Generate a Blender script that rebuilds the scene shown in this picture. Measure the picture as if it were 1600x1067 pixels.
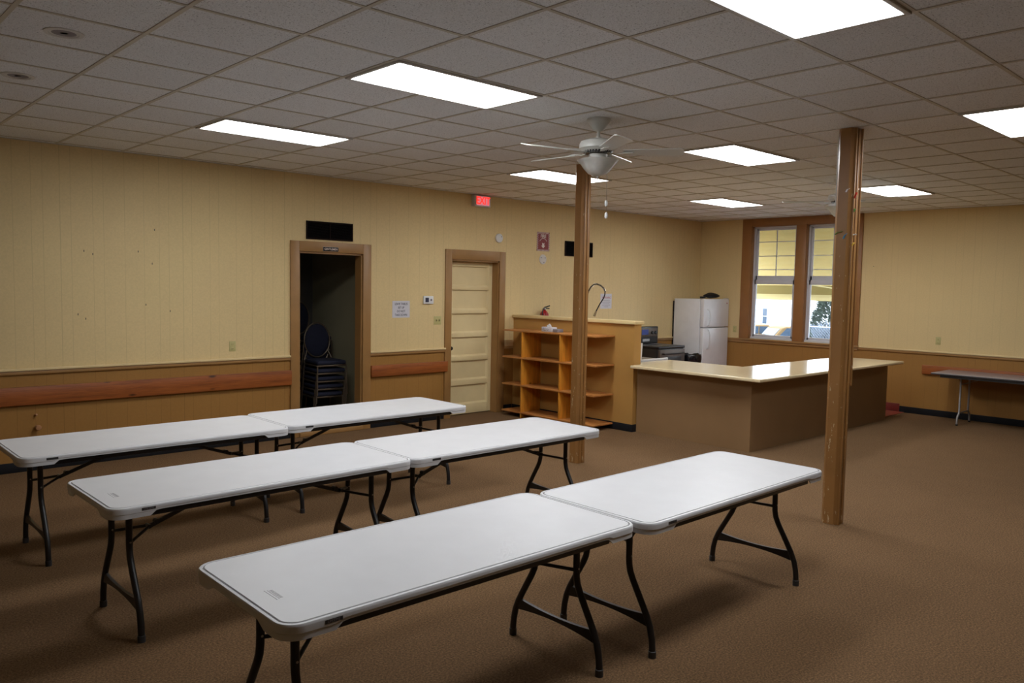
import bpy, bmesh, math, random
from mathutils import Vector, Matrix
random.seed(7)
for o in list(bpy.data.objects): bpy.data.objects.remove(o)
SC = bpy.context.scene
COL = SC.collection
PI = math.pi

# ------------------------------------------------------------------ camera
EYE = 1.919
CZ = 3.240            # ceiling height
WY = 8.976            # long wall
WX = 13.417           # window wall
F_PX, YAW, PITCH, ROLL = 1250.18, 0.8184, -0.0691, 0.0186
fw = Vector((math.cos(PITCH)*math.cos(YAW), math.cos(PITCH)*math.sin(YAW), math.sin(PITCH)))
rt = Vector((math.sin(YAW), -math.cos(YAW), 0))
up = rt.cross(fw)
r2 = rt*math.cos(ROLL) + up*math.sin(ROLL)
u2 = -rt*math.sin(ROLL) + up*math.cos(ROLL)
cam_d = bpy.data.cameras.new('camera')
cam_d.sensor_width = 36; cam_d.lens = F_PX/1600*36
cam_d.clip_start = 0.05; cam_d.clip_end = 500
cam = bpy.data.objects.new('camera', cam_d); COL.objects.link(cam)
cam.matrix_world = Matrix(((r2.x,u2.x,-fw.x,0),(r2.y,u2.y,-fw.y,0),(r2.z,u2.z,-fw.z,EYE),(0,0,0,1)))
SC.camera = cam

# ------------------------------------------------------------------ light and exposure
LAMP = 20.5           # radiance of the troffer lenses
SKY = 9.0             # overcast sky
w = bpy.data.worlds.new('overcast_sky'); SC.world = w; w.use_nodes = True
bg = w.node_tree.nodes['Background']
bg.inputs[0].default_value = (0.80, 0.89, 1.0, 1); bg.inputs[1].default_value = SKY
vs = SC.view_settings
SC.display_settings.display_device = 'sRGB'
vs.view_transform = 'Standard'; vs.look = 'None'; vs.gamma = 1; vs.use_curve_mapping = False
vs.exposure = 0.0

# ------------------------------------------------------------------ materials
def srgb(r, g, b):
    f = lambda c: (c/255/12.92) if c/255 <= .04045 else ((c/255+.055)/1.055)**2.4
    return (f(r), f(g), f(b), 1)
class NT:
    def __init__(s, name):
        s.m = bpy.data.materials.new(name); s.m.use_nodes = True
        s.t = s.m.node_tree; s.b = s.t.nodes['Principled BSDF']
    def n(s, kind, **kw):
        x = s.t.nodes.new(kind)
        for k, v in kw.items(): setattr(x, k, v)
        return x
    def l(s, a, b): s.t.links.new(a, b)
    def geo(s): return s.n('ShaderNodeNewGeometry').outputs['Position']
    def obj(s): return s.n('ShaderNodeTexCoord').outputs['Object']
    def noise(s, vec, scale, detail=3, rough=.5, stretch=None):
        if stretch:
            mp = s.n('ShaderNodeMapping'); mp.inputs['Scale'].default_value = stretch
            s.l(vec, mp.inputs[0]); vec = mp.outputs[0]
        x = s.n('ShaderNodeTexNoise'); s.l(vec, x.inputs['Vector'])
        x.inputs['Scale'].default_value = scale; x.inputs['Detail'].default_value = detail
        x.inputs['Roughness'].default_value = rough
        return x.outputs['Fac']
    def ramp(s, fac, stops):
        r = s.n('ShaderNodeValToRGB'); e = r.color_ramp.elements
        while len(e) < len(stops): e.new(.5)
        for i, (p, c) in enumerate(stops): e[i].position = p; e[i].color = c if len(c) == 4 else (*c, 1)
        s.l(fac, r.inputs[0]); return r.outputs[0]
    def math(s, op, a, b=None, c=None):
        x = s.n('ShaderNodeMath', operation=op)
        for i, v in enumerate((a, b, c)):
            if v is None: continue
            if isinstance(v, (int, float)): x.inputs[i].default_value = v
            else: s.l(v, x.inputs[i])
        return x.outputs[0]
    def mix(s, fac, a, b, mode='MIX'):
        x = s.n('ShaderNodeMix', data_type='RGBA', blend_type=mode)
        for sock, v in ((x.inputs[0], fac), (x.inputs[6], a), (x.inputs[7], b)):
            if isinstance(v, (int, float, tuple)): sock.default_value = v
            else: s.l(v, sock)
        return x.outputs[2]
    def bump(s, h, strength=.3, dist=.01):
        x = s.n('ShaderNodeBump'); x.inputs['Strength'].default_value = strength
        x.inputs['Distance'].default_value = dist
        s.l(h, x.inputs['Height']); s.l(x.outputs[0], s.b.inputs['Normal'])
    def col(s, c):
        if isinstance(c, tuple): s.b.inputs['Base Color'].default_value = c
        else: s.l(c, s.b.inputs['Base Color'])
    def set(s, **kw):
        for k, v in kw.items(): s.b.inputs[k.replace('_', ' ')].default_value = v
        return s

def shade(c, k): return (c[0]*k, c[1]*k, c[2]*k, 1)
def plain(name, c, rough=.5, metal=0., var=.06, scale=8., bump=0., bscale=200., spec=.5):
    """solid colour with a slight procedural mottling"""
    k = NT(name); v = k.obj()
    k.col(k.ramp(k.noise(v, scale), [(.3, shade(c, 1-var)), (.7, shade(c, 1+var))]))
    k.set(Roughness=rough, Metallic=metal, Specular_IOR_Level=spec)
    if bump: k.bump(k.noise(v, bscale, 2), bump, .002)
    return k.m
def emis(name, c, s):
    k = NT(name); k.col(c); k.b.inputs['Emission Color'].default_value = c
    k.b.inputs['Emission Strength'].default_value = s; return k.m

def panel_wall(name, c, axis, start, flip=1, groove=.85, dist=.0016):
    """painted wood panelling with irregular vertical grooves, 1.22 m sheets"""
    k = NT(name); p = k.geo()
    sp = k.n('ShaderNodeSeparateXYZ'); k.l(p, sp.inputs[0]); x = sp.outputs[axis]
    t = k.math('MULTIPLY', k.math('SUBTRACT', x, start), flip/1.212)
    t = k.math('MULTIPLY', k.math('FRACT', t), 1.212)
    h = None
    for off, wd in ((0, .0035), (.098, .0022), (.302, .0022), (.403, .0022), (.608, .0022), (.801, .0022), (.959, .0022), (1.06, .0022), (1.212, .0035)):
        d = k.math('LESS_THAN', k.math('ABSOLUTE', k.math('SUBTRACT', t, off)), wd)
        h = d if h is None else k.math('MAXIMUM', h, d)
    n = k.noise(p, 1.1, 4); n2 = k.noise(p, 60, 3, .6)
    base = k.ramp(n, [(.25, shade(c, .95)), (.75, shade(c, 1.04))])
    base = k.mix(.10, base, k.ramp(n2, [(.35, shade(c, .6)), (.65, shade(c, 1.3))]))
    k.col(k.mix(h, base, shade(c, groove)))
    k.set(Roughness=.55, Specular_IOR_Level=.3)
    hh = k.math('ADD', k.math('MULTIPLY', h, -1.), k.math('MULTIPLY', k.noise(p, 120, 2), .25))
    k.bump(hh, .5, dist)
    return k.m

CREAM = (0.72, 0.555, 0.285, 1); BROWN = (0.34, 0.170, 0.042, 1)
M = {}
M['cream_y'] = panel_wall('cream_panelling', CREAM, 0, 2.19)
M['cream_x'] = panel_wall('cream_panelling_end', CREAM, 1, 8.976, -1, .92)
M['brown_y'] = panel_wall('brown_wainscot', BROWN, 0, 2.19, groove=.78)
M['brown_x'] = panel_wall('brown_wainscot_end', BROWN, 1, 8.976, -1, groove=.82)
M['cream'] = plain('cream_paint', CREAM, .45, var=.05, scale=3)
M['door_cream'] = plain('door_cream_paint', (0.76, 0.62, 0.34, 1), .45, var=.04, scale=4)
M['trim_brown'] = plain('tan_brown_trim_paint', (0.33, 0.175, 0.058, 1), .42, var=.07, scale=5)
M['window_brown'] = plain('window_casing_paint', (0.32, 0.145, 0.045, 1), .42, var=.05, scale=5)
M['kick'] = plain('black_vinyl_base', (0.010, 0.010, 0.012, 1), .7, var=.1, spec=.2)
M['red_kick'] = plain('red_vinyl_base', (0.16, 0.02, 0.015, 1), .4, var=.1)
M['counter_base'] = plain('taupe_counter_paint', (0.27, 0.160, 0.075, 1), .5, var=.05, scale=3)
M['half_wall'] = plain('tan_half_wall_paint', (0.47, 0.255, 0.070, 1), .5, var=.06, scale=3, bump=.1)
M['laminate'] = plain('cream_laminate', (0.72, 0.60, 0.38, 1), .14, var=.03, scale=12)
M['black'] = plain('black_metal', (0.010, 0.010, 0.011, 1), .38, metal=0., var=.1)
M['black_plastic'] = plain('black_plastic', (0.012, 0.012, 0.013, 1), .35, var=.1)
M['dark_vent'] = plain('dark_brown_grille', (0.012, 0.007, 0.006, 1), .8, var=.1, spec=.12)
M['void'] = plain('duct_black', (0.003, 0.003, 0.003, 1), .9, spec=.05)
M['steel'] = plain('brushed_steel', (0.42, 0.41, 0.40, 1), .32, metal=1., var=.08, scale=30)
M['stove_steel'] = plain('stove_steel', (0.12, 0.095, 0.08, 1), .45, metal=.5, var=.08, scale=30)
M['chrome'] = plain('chrome', (0.55, 0.54, 0.5, 1), .15, metal=1., var=.03)
M['grey_leg'] = plain('grey_leg_metal', (0.34, 0.33, 0.33, 1), .4, metal=.5, var=.05)
M['white'] = plain('white_enamel', (0.72, 0.73, 0.74, 1), .35, var=.02)
M['fridge'] = plain('white_fridge_enamel', (0.76, 0.76, 0.78, 1), .4, var=.03, bump=.15, bscale=300)
M['fan_white'] = plain('fan_white_enamel', (0.62, 0.62, 0.58, 1), .32, var=.03)
M['vinyl'] = plain('white_vinyl', (0.60, 0.60, 0.64, 1), .4, var=.03)
M['paper'] = plain('paper', (0.62, 0.61, 0.66, 1), .7, var=.03)
M['ink'] = plain('ink', (0.03, 0.03, 0.06, 1), .6)
M['red_ink'] = plain('red_ink', (0.45, 0.06, 0.08, 1), .6)
M['grey_ink'] = plain('grey_ink', (0.30, 0.30, 0.33, 1), .6)
M['ivory'] = plain('ivory_plastic', (0.52, 0.46, 0.20, 1), .4, var=.03)
M['ivory_dark'] = plain('ivory_socket', (0.18, 0.15, 0.05, 1), .5)
M['fire_red'] = plain('fire_sign_red', (0.22, 0.008, 0.012, 1), .4, var=.03)
M['sign_white'] = plain('sign_white', (0.72, 0.62, 0.58, 1), .5, var=.03)
M['extinguisher'] = plain('extinguisher_red', (0.30, 0.010, 0.012, 1), .3, var=.05)
M['exit_case'] = plain('exit_case_white', (0.62, 0.58, 0.55, 1), .4)
M['exit_glow'] = emis('exit_letter_glow', (1.0, 0.035, 0.02, 1), 1.25)
M['exit_face'] = emis('exit_face_glow', (0.55, 0.20, 0.26, 1), .75)
M['lens'] = emis('lamp_lens', (0.97, 0.985, 1.0, 1), LAMP)
M['lamp_frame'] = plain('lamp_frame_white', (0.55, 0.54, 0.52, 1), .4)
M['tbar'] = plain('ceiling_grid_paint', (0.52, 0.475, 0.39, 1), .5, var=.08, scale=2)
M['display'] = emis('stove_display', (0.015, 0.035, 0.22, 1), .06)
M['navy'] = plain('navy_fabric', (0.010, 0.013, 0.034, 1), .85, var=.15, scale=40, bump=.3)
M['gold'] = plain('dull_gold_frame', (0.13, 0.10, 0.07, 1), .4, metal=.6, var=.05)
M['peg_wood'] = plain('pale_peg_wood', (0.36, 0.17, 0.07, 1), .6, var=.1)
M['bag'] = plain('black_nylon', (0.008, 0.008, 0.010, 1), .6, var=.2, scale=30, bump=.6, bscale=60)
M['bin_bag'] = plain('black_bin_liner', (0.012, 0.012, 0.014, 1), .16, var=.2, scale=30)
M['tissue'] = plain('tissue_paper', (0.78, 0.76, 0.76, 1), .8, var=.03)
M['grey_box'] = plain('grey_card', (0.22, 0.20, 0.22, 1), .6, var=.05)
M['grey_top'] = plain('grey_laminate_top', (0.30, 0.26, 0.27, 1), .28, var=.06, scale=60)
M['dark_edge'] = plain('dark_table_edge', (0.035, 0.034, 0.036, 1), .5)
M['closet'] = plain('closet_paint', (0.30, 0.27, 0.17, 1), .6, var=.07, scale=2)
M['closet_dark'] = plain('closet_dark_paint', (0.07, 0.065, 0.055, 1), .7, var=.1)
M['red'] = plain('red_tape', (0.6, .04, .02, 1), .5); M['green'] = plain('green_tape', (.12, .35, .06, 1), .5)
M['blue'] = plain('blue_tape', (.10, .35, .60, 1), .5); M['yellow'] = plain('yellow_tape', (.65, .42, .05, 1), .5)

def tabletop_mat():
    k = NT('table_white_plastic'); p = k.obj(); c = (0.655, 0.665, 0.69, 1)
    k.col(k.ramp(k.noise(p, 5, 5), [(.3, shade(c, .97)), (.7, shade(c, 1.02))]))
    k.set(Roughness=.42, Specular_IOR_Level=.4); k.bump(k.noise(p, 260, 2), .15, .001); return k.m
M['table'] = tabletop_mat()
M['mark'] = plain('embossed_mark', (0.40, 0.40, 0.42, 1), .5)
M['groove'] = plain('table_groove_shadow', (0.20, 0.20, 0.21, 1), .5)

def wood_mat(name, axis, c1, c2, knots=True):
    k = NT(name); p = k.geo()
    st = [14, 14, 14]; st[axis] = .9
    n = k.noise(p, 1.6, 5, .6, tuple(st))
    c = k.ramp(n, [(.28, c2), (.5, c1), (.72, shade(c1, 1.35))])
    fine = k.noise(p, 9, 2, .6, tuple(st))
    c = k.mix(.25, c, k.ramp(fine, [(.35, shade(c2, .7)), (.65, shade(c1, 1.4))]))
    if knots:
        sk = [3.2, 3.2, 7]; sk[axis] = 2.2 
        mp = k.n('ShaderNodeMapping'); mp.inputs['Scale'].default_value = sk; k.l(p, mp.inputs[0])
        v = k.n('ShaderNodeTexVoronoi'); k.l(mp.outputs[0], v.inputs['Vector']); v.inputs['Scale'].default_value = 1.0
        kn = k.ramp(v.outputs['Distance'], [(.055, (1, 1, 1)), (.12, (0, 0, 0))])
        c = k.mix(kn, c, shade(c2, .25))
    k.col(c); k.set(Roughness=.42); k.bump(n, .15, .002); return k.m
PC1, PC2 = (0.30, 0.085, 0.018, 1), (0.17, 0.042, 0.010, 1)
M['pine_x'] = wood_mat('orange_pine_x', 0, PC1, PC2)
M['pine_y'] = wood_mat('orange_pine_y', 1, PC1, PC2)
M['shelf_y'] = wood_mat('shelf_pine_y', 1, (0.48, 0.20, 0.055, 1), (0.36, 0.13, 0.03, 1), False)
M['shelf_z'] = wood_mat('shelf_pine_z', 2, (0.66, 0.27, 0.028, 1), (0.50, 0.18, 0.016, 1), True)

def post_mat():
    k = NT('chipped_post_paint'); p = k.obj(); c = (0.32, 0.155, 0.047, 1)
    base = k.ramp(k.noise(p, 3, 4), [(.3, shade(c, .85)), (.7, shade(c, 1.12))])
    sp = k.n('ShaderNodeSeparateXYZ'); k.l(p, sp.inputs[0]); z = sp.outputs[2]
    n = k.noise(p, 1., 4, .7, (38, 38, 13))
    low = k.math('GREATER_THAN', k.math('SUBTRACT', n, k.math('MULTIPLY', k.math('MAXIMUM', k.math('SUBTRACT', z, .1), 0), .034)), .622)
    k.col(k.mix(low, base, (0.60, 0.48, 0.30, 1)))
    k.set(Roughness=.38); k.bump(k.math('MULTIPLY', low, -1.), .4, .002); return k.m
M['post'] = post_mat()

def carpet_mat():
    k = NT('brown_carpet'); p = k.geo(); c = (0.166, 0.098, 0.049, 1)
    big = k.noise(p, .55, 5, .6); mid = k.noise(p, 3.2, 4, .6); fine = k.noise(p, 85, 4, .8)
    a = k.ramp(big, [(.3, shade(c, .82)), (.7, shade(c, 1.12))])
    b = k.ramp(mid, [(.30, shade(c, .75)), (.5, c), (.7, shade(c, 1.2))])
    x = k.mix(.45, a, b)
    x = k.mix(.62, x, k.ramp(fine, [(.34, shade(c, .25)), (.5, c), (.66, shade(c, 2.1))]))
    k.col(x); k.set(Roughness=.95, Specular_IOR_Level=.1); k.bump(fine, .8, .006); return k.m
M['carpet'] = carpet_mat()
def tile_mat():
    k = NT('red_quarry_tile'); p = k.geo()
    b = k.n('ShaderNodeTexBrick'); k.l(p, b.inputs['Vector']); b.offset = 0
    b.inputs['Color1'].default_value = (.34, .07, .04, 1); b.inputs['Color2'].default_value = (.26, .05, .03, 1)
    b.inputs['Mortar'].default_value = (.12, .09, .07, 1); b.inputs['Scale'].default_value = 1
    b.inputs['Brick Width'].default_value = .2; b.inputs['Row Height'].default_value = .2; b.inputs['Mortar Size'].default_value = .006
    k.col(b.outputs['Color']); k.set(Roughness=.35); return k.m
M['tile'] = tile_mat()
def ceiling_mat():
    k = NT('fissured_ceiling_tile'); p = k.geo(); c = (0.80, 0.805, 0.81, 1)
    # individual tiles differ a little
    mp = k.n('ShaderNodeMapping'); k.l(p, mp.inputs[0])
    mp.inputs['Location'].default_value = (-2.7687/.6096, -4.5892/.6096, 0); mp.inputs['Scale'].default_value = (1/.6096,)*3
    fl = k.n('ShaderNodeVectorMath', operation='FLOOR'); k.l(mp.outputs[0], fl.inputs[0])
    wn = k.n('ShaderNodeTexWhiteNoise'); k.l(fl.outputs[0], wn.inputs['Vector'])
    base = k.ramp(wn.outputs['Value'], [(0, shade(c, .94)), (1, shade(c, 1.04))])
    sp = k.noise(p, 95, 3, .75)
    pits = k.ramp(sp, [(.365, (1, 1, 1)), (.41, (0, 0, 0))])
    fine = k.noise(p, 210, 2, .7)
    x = k.mix(.30, base, k.ramp(fine, [(.35, shade(c, .55)), (.65, shade(c, 1.35))]))
    x = k.mix(pits, x, shade(c, .45))
    k.col(x); k.set(Roughness=.95, Specular_IOR_Level=.1); k.bump(fine, .5, .003); return k.m
M['ceiling'] = ceiling_mat()

# ------------------------------------------------------------------ mesh helpers
class MB:
    """collects shapes into one mesh; mats are slots"""
    def __init__(s, *mats): s.bm = bmesh.new(); s.mats = list(mats)
    def _mat(s, faces, mi):
        for f in faces: f.material_index = mi
    def box(s, x0, x1, y0, y1, z0, z1, bev=0, mi=0, seg=2):
        r = bmesh.ops.create_cube(s.bm, size=1)
        vs_ = r['verts']
        for v in vs_:
            v.co = Vector(((x0+x1)/2+v.co.x*(x1-x0), (y0+y1)/2+v.co.y*(y1-y0), (z0+z1)/2+v.co.z*(z1-z0)))
        fs = {f for v in vs_ for f in v.link_faces}
        if bev:
            es = list({e for v in vs_ for e in v.link_edges})
            rr = bmesh.ops.bevel(s.bm, geom=es, offset=bev, segments=seg, affect='EDGES', profile=.5, clamp_overlap=True)
            fs = set(rr['faces']) | {f for f in fs if f.is_valid}
            allv = {v for f in fs for v in f.verts}; fs = {f for v in allv for f in v.link_faces}
        s._mat(fs, mi); return s
    def bar(s, a, b, wx, wy, mi=0):
        """rectangular bar between two points"""
        a = Vector(a); b = Vector(b); d = b-a; L = d.length
        q = d.to_track_quat('Z', 'Y').to_matrix().to_4x4(); mt = Matrix.Translation((a+b)/2) @ q
        r = bmesh.ops.create_cube(s.bm, size=1)
        for v in r['verts']: v.co = mt @ Vector((v.co.x*wx, v.co.y*wy, v.co.z*L))
        s._mat({f for v in r['verts'] for f in v.link_faces}, mi); return s
    def tube(s, pts, rad, seg=12, mi=0, caps=True, closed=False):
        pts = [Vector(p) for p in pts]; n = len(pts)
        rads = rad if isinstance(rad, (list, tuple)) else [rad]*n
        rings = []; prev = None
        for i, p in enumerate(pts):
            if closed: t = (pts[(i+1) % n]-pts[i-1]).normalized()
            else: t = (pts[min(i+1, n-1)]-pts[max(i-1, 0)]).normalized()
            if prev is None:
                a = Vector((0, 0, 1)) if abs(t.z) < .9 else Vector((1, 0, 0))
                u = t.cross(a).normalized()
            else: u = (prev - t*prev.dot(t)).normalized()
            prev = u; v = t.cross(u)
            rings.append([s.bm.verts.new(p+(u*math.cos(2*PI*k/seg)+v*math.sin(2*PI*k/seg))*rads[i]) for k in range(seg)])
        fs = []
        for i in range(n if closed else n-1):
            A, B = rings[i], rings[(i+1) % n]
            for k in range(seg): fs.append(s.bm.faces.new((A[k], A[(k+1) % seg], B[(k+1) % seg], B[k])))
        if caps and not closed:
            fs.append(s.bm.faces.new(rings[0][::-1])); fs.append(s.bm.faces.new(rings[-1]))
        for f in fs: f.smooth = True
        s._mat(fs, mi); return s
    def lathe(s, prof, c=(0, 0, 0), seg=32, mi=0, axis='Z', caps=True):
        """prof: (radius, height) list"""
        c = Vector(c)
        def P(r, h, a):
            x, y = r*math.cos(a), r*math.sin(a)
            return c + (Vector((x, y, h)) if axis == 'Z' else Vector((x, -h, y)) if axis == 'Y' else Vector((-h, x, y)))
        rings = [[s.bm.verts.new(P(max(r, 1e-4), h, 2*PI*k/seg)) for k in range(seg)] for r, h in prof]
        fs = []
        for A, B in zip(rings, rings[1:]):
            for k in range(seg): fs.append(s.bm.faces.new((A[k], A[(k+1) % seg], B[(k+1) % seg], B[k])))
        if caps: fs.append(s.bm.faces.new(rings[0][::-1])); fs.append(s.bm.faces.new(rings[-1]))
        for f in fs: f.smooth = len(f.verts) == 4
        s._mat(fs, mi); return s
    def prism(s, pts, d, mi=0, smooth=False):
        """polygon (3D points) extruded by vector d"""
        d = Vector(d); A = [s.bm.verts.new(Vector(p)) for p in pts]; B = [s.bm.verts.new(Vector(p)+d) for p in pts]
        fs = [s.bm.faces.new(A[::-1]), s.bm.faces.new(B)]; n = len(A)
        for k in range(n):
            f = s.bm.faces.new((A[k], A[(k+1) % n], B[(k+1) % n], B[k])); f.smooth = smooth; fs.append(f)
        s._mat(fs, mi); return s
    def blob(s, c, r, mi=0, sub=3, amp=0, fr=6, seed=0):
        res = bmesh.ops.create_icosphere(s.bm, subdivisions=sub, radius=1)
        rnd = random.Random(seed); ph = [rnd.uniform(0, 6) for _ in range(6)]
        for v in res['verts']:
            n = v.co.normalized()
            k = 1+amp*(math.sin(fr*n.x+ph[0])+math.sin(fr*1.3*n.y+ph[1])+math.sin(fr*.9*n.z+ph[2]))/3
            v.co = Vector((c[0]+n.x*r[0]*k, c[1]+n.y*r[1]*k, c[2]+n.z*r[2]*k))
        fs = {f for v in res['verts'] for f in v.link_faces}
        for f in fs: f.smooth = True
        s._mat(fs, mi); return s
    def build(s, name, parent=None, smooth_angle=None):
        bmesh.ops.recalc_face_normals(s.bm, faces=s.bm.faces[:])
        me = bpy.data.meshes.new(name); s.bm.to_mesh(me); s.bm.free()
        for m in s.mats: me.materials.append(M[m] if isinstance(m, str) else m)
        me.set_sharp_from_angle(angle=math.radians(38))
        o = bpy.data.objects.new(name, me); COL.objects.link(o)
        if parent: o.parent = parent
        return o

def tag(o, label, cat, group=None, kind=None):
    o['label'] = label; o['category'] = cat
    if group: o['group'] = group
    if kind: o['kind'] = kind
    return o
def thing(name, loc, label, cat, group=None, rz=0):
    o = bpy.data.objects.new(name, None); COL.objects.link(o); o.empty_display_size = .1
    o.location = loc; o.rotation_euler = (0, 0, rz); return tag(o, label, cat, group)
def struct(o): o['kind'] = 'structure'; return o
def dup(root, loc, rz, label, group=None):
    def cp(o, par):
        c = o.copy(); COL.objects.link(c)
        if par: c.parent = par
        for ch in list(o.children): cp(ch, c)
        return c
    r = cp(root, None); r.location = loc; r.rotation_euler = (0, 0, rz); r['label'] = label
    if group: r['group'] = group
    return r
def text(name, s, size, mat, parent=None, loc=(0, 0, 0), rot=(PI/2, 0, 0), ext=.0008, sx=1., bold=0.):
    cu = bpy.data.curves.new(name, 'FONT'); cu.body = s; cu.size = size; cu.extrude = ext; cu.offset = bold
    cu.align_x = 'CENTER'; cu.align_y = 'CENTER'; cu.resolution_u = 3
    t = bpy.data.objects.new(name+'_tmp', cu); COL.objects.link(t)
    bpy.context.view_layer.update()
    me = bpy.data.meshes.new_from_object(t.evaluated_get(bpy.context.evaluated_depsgraph_get()))
    bpy.data.objects.remove(t); me.transform(Matrix.Diagonal((sx, 1, 1, 1))); me.materials.clear(); me.materials.append(M[mat])
    o = bpy.data.objects.new(name, me); COL.objects.link(o)
    o.location = loc; o.rotation_euler = rot
    if parent: o.parent = parent
    return o
def smoothstep(a, b, x):
    t = max(0, min(1, (x-a)/(b-a))); return t*t*(3-2*t)

# ================================================================== SETTING
X0, Y0 = -2.6, -4.6          # room edges behind the camera
RAIL = 0.965                 # height where brown wainscot begins
D1 = (4.80, 5.71, 2.297); D2 = (7.185, 8.105, 2.287)   # door openings
struct(MB('carpet').box(X0, WX, Y0, WY+.02, -.10, 0).box(6.9, 8.4, WY+.02, WY+.26, -.10, 0).build('floor'))
struct(MB('tile').box(8.58, WX, 5.02, WY, 0.0, .006).build('floor'))
# long wall with two openings; lower band brown, upper band cream
def wall_y(b, x0, x1, z0, z1):
    if z0 < RAIL: b.box(x0, x1, WY, WY+.125, z0, min(z1, RAIL), mi=1)
    if z1 > RAIL: b.box(x0, x1, WY, WY+.125, max(z0, RAIL), z1, mi=0)
b = MB('cream_y', 'brown_y', 'closet_dark')
for x0, x1, z0, z1 in ((X0, D1[0], 0, CZ), (D1[0], D1[1], D1[2], CZ), (D1[1], D2[0], 0, CZ), (D2[0], D2[1], D2[2], CZ), (D2[1], WX+.3, 0, CZ)):
    wall_y(b, x0, x1, z0, z1)
for px, pz in ((2.402, 2.196), (2.485, 2.167), (2.93, 2.212), (3.073, 2.088), (2.337, 1.55), (2.408, 1.504), (3.002, 1.647), (3.257, 1.576), (3.1, 2.45)):
    b.box(px-.004, px+.004, WY-.0008, WY+.001, pz-.010, pz+.010, mi=2)   # old nail holes
struct(b.build('wall_left'))
# window wall
WIN = ((6.998, 7.872), (5.935, 6.807)); WZ0, WZ1 = 1.03, 3.10
b = MB('cream_x', 'brown_x', 'closet_dark')
b.box(WX, WX+.2, Y0, WIN[1][0], RAIL, CZ); b.box(WX, WX+.2, WIN[0][1], WY+.2, RAIL, CZ); b.box(WX, WX+.2, WIN[1][1], WIN[0][0], RAIL, CZ)
for a, c in WIN: b.box(WX, WX+.2, a, c, WZ1, CZ).box(WX, WX+.2, a, c, RAIL, WZ0)
b.box(WX, WX+.2, Y0, WY+.2, 0, RAIL, mi=1)
b.box(WX-.001, WX, 5.622, 5.634, 2.35, 2.36, mi=2)
struct(b.build('wall_back'))
struct(MB('cream_x', 'brown_x').box(X0-.15, X0, Y0, WY+.1, RAIL, CZ).box(X0-.15, X0, Y0, WY+.1, 0, RAIL, mi=1).build('wall_right'))
struct(MB('cream_y', 'brown_y').box(X0-.15, WX+.2, Y0-.15, Y0, RAIL, CZ).box(X0-.15, WX+.2, Y0-.15, Y0, 0, RAIL, mi=1).build('wall_front'))
struct(MB('ceiling').box(X0-.15, WX+.2, Y0-.15, 11.4, CZ, CZ+.1).build('ceiling'))
# ceiling grid
T = .6096; GX, GY = 2.7687, 4.5892
b = MB('tbar')
i = math.ceil((X0-GX)/T)
while GX+i*T < WX: x = GX+i*T; b.box(x-.012, x+.012, Y0, WY, CZ-.005, CZ+.001); i += 1
j = math.ceil((Y0-GY)/T)
while GY+j*T < WY: y = GY+j*T; b.box(X0, WX, y-.0115, y+.0115, CZ-.0042, CZ+.001); j += 1
b.box(X0, WX, WY-.02, WY, CZ-.006, CZ); b.box(WX-.02, WX, Y0, WY, CZ-.006, CZ)
struct(b.build('trim_1'))
# chair rails: cream cap over a brown lip
def rail_y(x0, x1, n, y=WY):
    struct(MB('cream', 'trim_brown').box(x0, x1, y-.034, y, 1.0, 1.024, .006).box(x0, x1, y-.022, y, .963, 1.0, .006, mi=1).build('trim_%d' % n))
rail_y(X0, 4.685, 2); rail_y(5.833, 7.09, 3); rail_y(8.60, WX, 4)
struct(MB('cream', 'trim_brown').box(WX-.034, WX, Y0, 5.82, 1.0, 1.024, .006).box(WX-.022, WX, Y0, 5.82, .963, 1.0, .006, mi=1).build('trim_5'))
struct(MB('trim_brown').box(WX-.045, WX, 5.80, 8.10, .995, 1.028, .006).box(WX-.024, WX, 5.82, 8.976, .95, .995, .006).box(WX-.034, WX, 8.10, 8.976, .995, 1.024, .006).build('trim_6'))
# bases
def base_y(x0, x1): struct(MB('kick').box(x0, x1, WY-.012, WY, 0, .10, .003).build('baseboard_left'))
base_y(X0, 4.685); base_y(5.833, 7.09); base_y(8.225, 8.40)
struct(MB('kick').box(WX-.012, WX, Y0, 5.10, 0, .10, .003).build('baseboard_back'))
struct(MB('red_kick').box(WX-.012, WX, 5.10, WY, .006, .135, .003).build('baseboard_back'))
# door casings
def casing(d, lo, ro, top, n):
    x0, x1, zt = d
    b = MB('trim_brown')
    b.box(lo, x0, WY-.024, WY+.002, 0, top, .004).box(x1, ro, WY-.024, WY+.002, 0, top, .004).box(x0, x1, WY-.024, WY+.002, zt, top, .004)
    b.box(x0-.005, x0+.02, WY, WY+.14, 0, zt).box(x1-.02, x1+.005, WY, WY+.14, 0, zt).box(x0, x1, WY, WY+.14, zt-.02, zt+.005)
    return struct(b.build('trim_%d' % n))
casing(D1, 4.685, 5.833, 2.424, 7); casing(D2, 7.075, 8.222, 2.428, 8)
struct(MB('trim_brown').box(4.80, 5.71, WY-.045, WY+.14, 0, .055, .008).build('trim_9'))
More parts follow.
